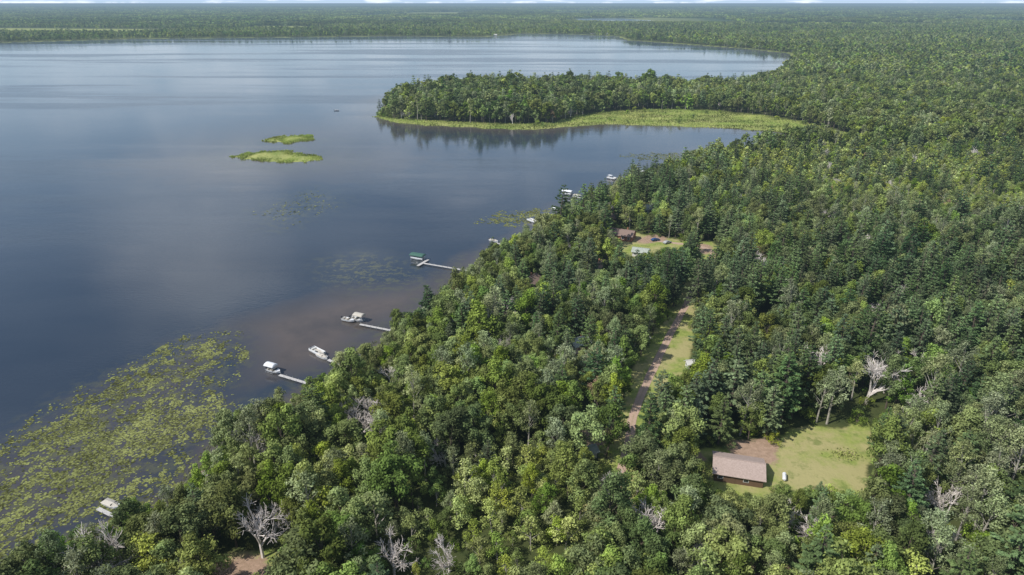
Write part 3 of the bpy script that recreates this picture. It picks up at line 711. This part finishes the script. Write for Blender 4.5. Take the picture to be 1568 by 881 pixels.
cottage("lake_cottage",-60,2560,R(0),14,9,3,2,M_WALLW,M_WALLW,False)
# propane tank
e=empty("propane_tank",(67.5,138,GZ),R(70))
part(e,"tank_shell",[cyl((-1.1,0,.75),(1.1,0,.75),.48,.48,14),cyl((-1.35,0,.75),(-1.1,0,.75),.28,.48,14),cyl((1.1,0,.75),(1.35,0,.75),.48,.28,14)],M_WHITE)
part(e,"legs",[box(a*.7,0,.2,.15,.7,.4) for a in(-1,1)],M_BLACK);part(e,"valve_dome",[cyl((0,0,1.2),(0,0,1.4),.16,.14,8)],M_WHITE)
def car(x,y,rot,paint,name="parked_car"):
    e=empty(name,(x,y,GZ+.02),rot);W=.9
    pr=[(-2.2,.45),(-2.25,.85),(-1.7,.98),(-1.25,1.42),(.35,1.45),(1.05,1.0),(2.0,.88),(2.25,.6),(2.2,.4)]
    V=[(a,-W,b) for a,b in pr]+[(a,W,b) for a,b in pr];n=len(pr)
    for i in(3,4): V[i]=(V[i][0],-W*.78,V[i][2]);V[n+i]=(V[n+i][0],W*.78,V[n+i][2])
    F=[(i,i+1,n+i+1,n+i) for i in range(n-1)]+[(n-1,0,n,2*n-1),tuple(range(n)),tuple(range(2*n-1,n-1,-1))]
    mk("body",V,F,[paint],parent=e)
    part(e,"side_windows",[box(-.4,s*.83,1.17,1.7,.06,.3) for s in(-1,1)],M_GLASS)
    part(e,"wheels",[cyl((a,s*.7,.34),(a,s*.93,.34),.34,.34,12) for a in(-1.4,1.4) for s in(-1,1)],M_TIRE)
car(71,321,R(20),M_CARB);car(76,317,R(35),M_CARS)
e=empty("utility_pole",(133,214,GZ));part(e,"pole",[cyl((0,0,-.5),(0,0,10),.16,.11,8)],M_PALE);part(e,"crossarm",[box(0,0,9.4,2.2,.12,.12)],M_PALE)
# flowering bed in the clearing
n=260;X=87+rng.normal(0,2.2,n);Y=147.5+rng.normal(0,1.2,n);C=np.stack([X,Y,GZ+rng.uniform(.1,.55,n)],1)
mk("flower_bed",leafquads(C,rdir(n,1.5),rng.uniform(.12,.3,n)),np.arange(n*4).reshape(-1,4),[M_REED],attrs=dict(shade=('FACE',rng.uniform(0,1,n))))

# ------------------------------------------------------------ sky, sun, camera
w=bpy.data.worlds.new("World");sc.world=w;w.use_nodes=True;nt=w.node_tree;nt.nodes.clear()
sunv=Vector((-.68,-.38,.84)).normalized();el=math.asin(sunv.z);az=math.atan2(sunv.x,sunv.y)
sky=N(nt,'ShaderNodeTexSky',sky_type='NISHITA');sky.sun_disc=False;sky.sun_elevation=el;sky.sun_rotation=az%(2*math.pi);sky.air_density=1.0;sky.dust_density=.2;sky.ozone_density=3.0
tc=N(nt,'ShaderNodeTexCoord');sp=N(nt,'ShaderNodeSeparateXYZ');nt.links.new(tc.outputs['Generated'],sp.inputs[0])
zm=mth(nt,'MAXIMUM',sp.outputs['Z'],0.0)
zc=mth(nt,'ADD',zm,.07)
cb=N(nt,'ShaderNodeCombineXYZ');nt.links.new(mth(nt,'DIVIDE',sp.outputs['X'],zc),cb.inputs[0]);nt.links.new(mth(nt,'DIVIDE',sp.outputs['Y'],zc),cb.inputs[1])
cf=ramp(nt,noise(nt,1.2,7,cb.outputs[0],.55),.50,.61)
skc=mixc(nt,mth(nt,'EXPONENT',mth(nt,'MULTIPLY',zm,-6.5)),sky.outputs[0],(4.8,6.2,8.1))
skc=mixc(nt,mth(nt,'MULTIPLY',cf,.75),skc,(9.5,10.1,10.9))
bg=N(nt,'ShaderNodeBackground');nt.links.new(skc,bg.inputs[0]);bg.inputs[1].default_value=.115
wo=N(nt,'ShaderNodeOutputWorld');nt.links.new(bg.outputs[0],wo.inputs[0])
ld=bpy.data.lights.new("sun",'SUN');ld.energy=5.0;ld.angle=R(.55);ld.color=(1,.96,.88)
lo=bpy.data.objects.new("sun",ld);COL.objects.link(lo);lo.rotation_euler=(-sunv).to_track_quat('-Z','Y').to_euler()
cd=bpy.data.cameras.new("camera");cd.lens=24.0;cd.sensor_width=36;cd.clip_end=200000;cd.clip_start=1
co=bpy.data.objects.new("camera",cd);COL.objects.link(co);co.location=(0,0,CAMH);co.rotation_euler=(R(90-22.7),0,0);sc.camera=co
sc.view_settings.view_transform='Standard';sc.view_settings.look='None';sc.view_settings.exposure=0
print("placed",sum(len(v) for v in placed.values()))
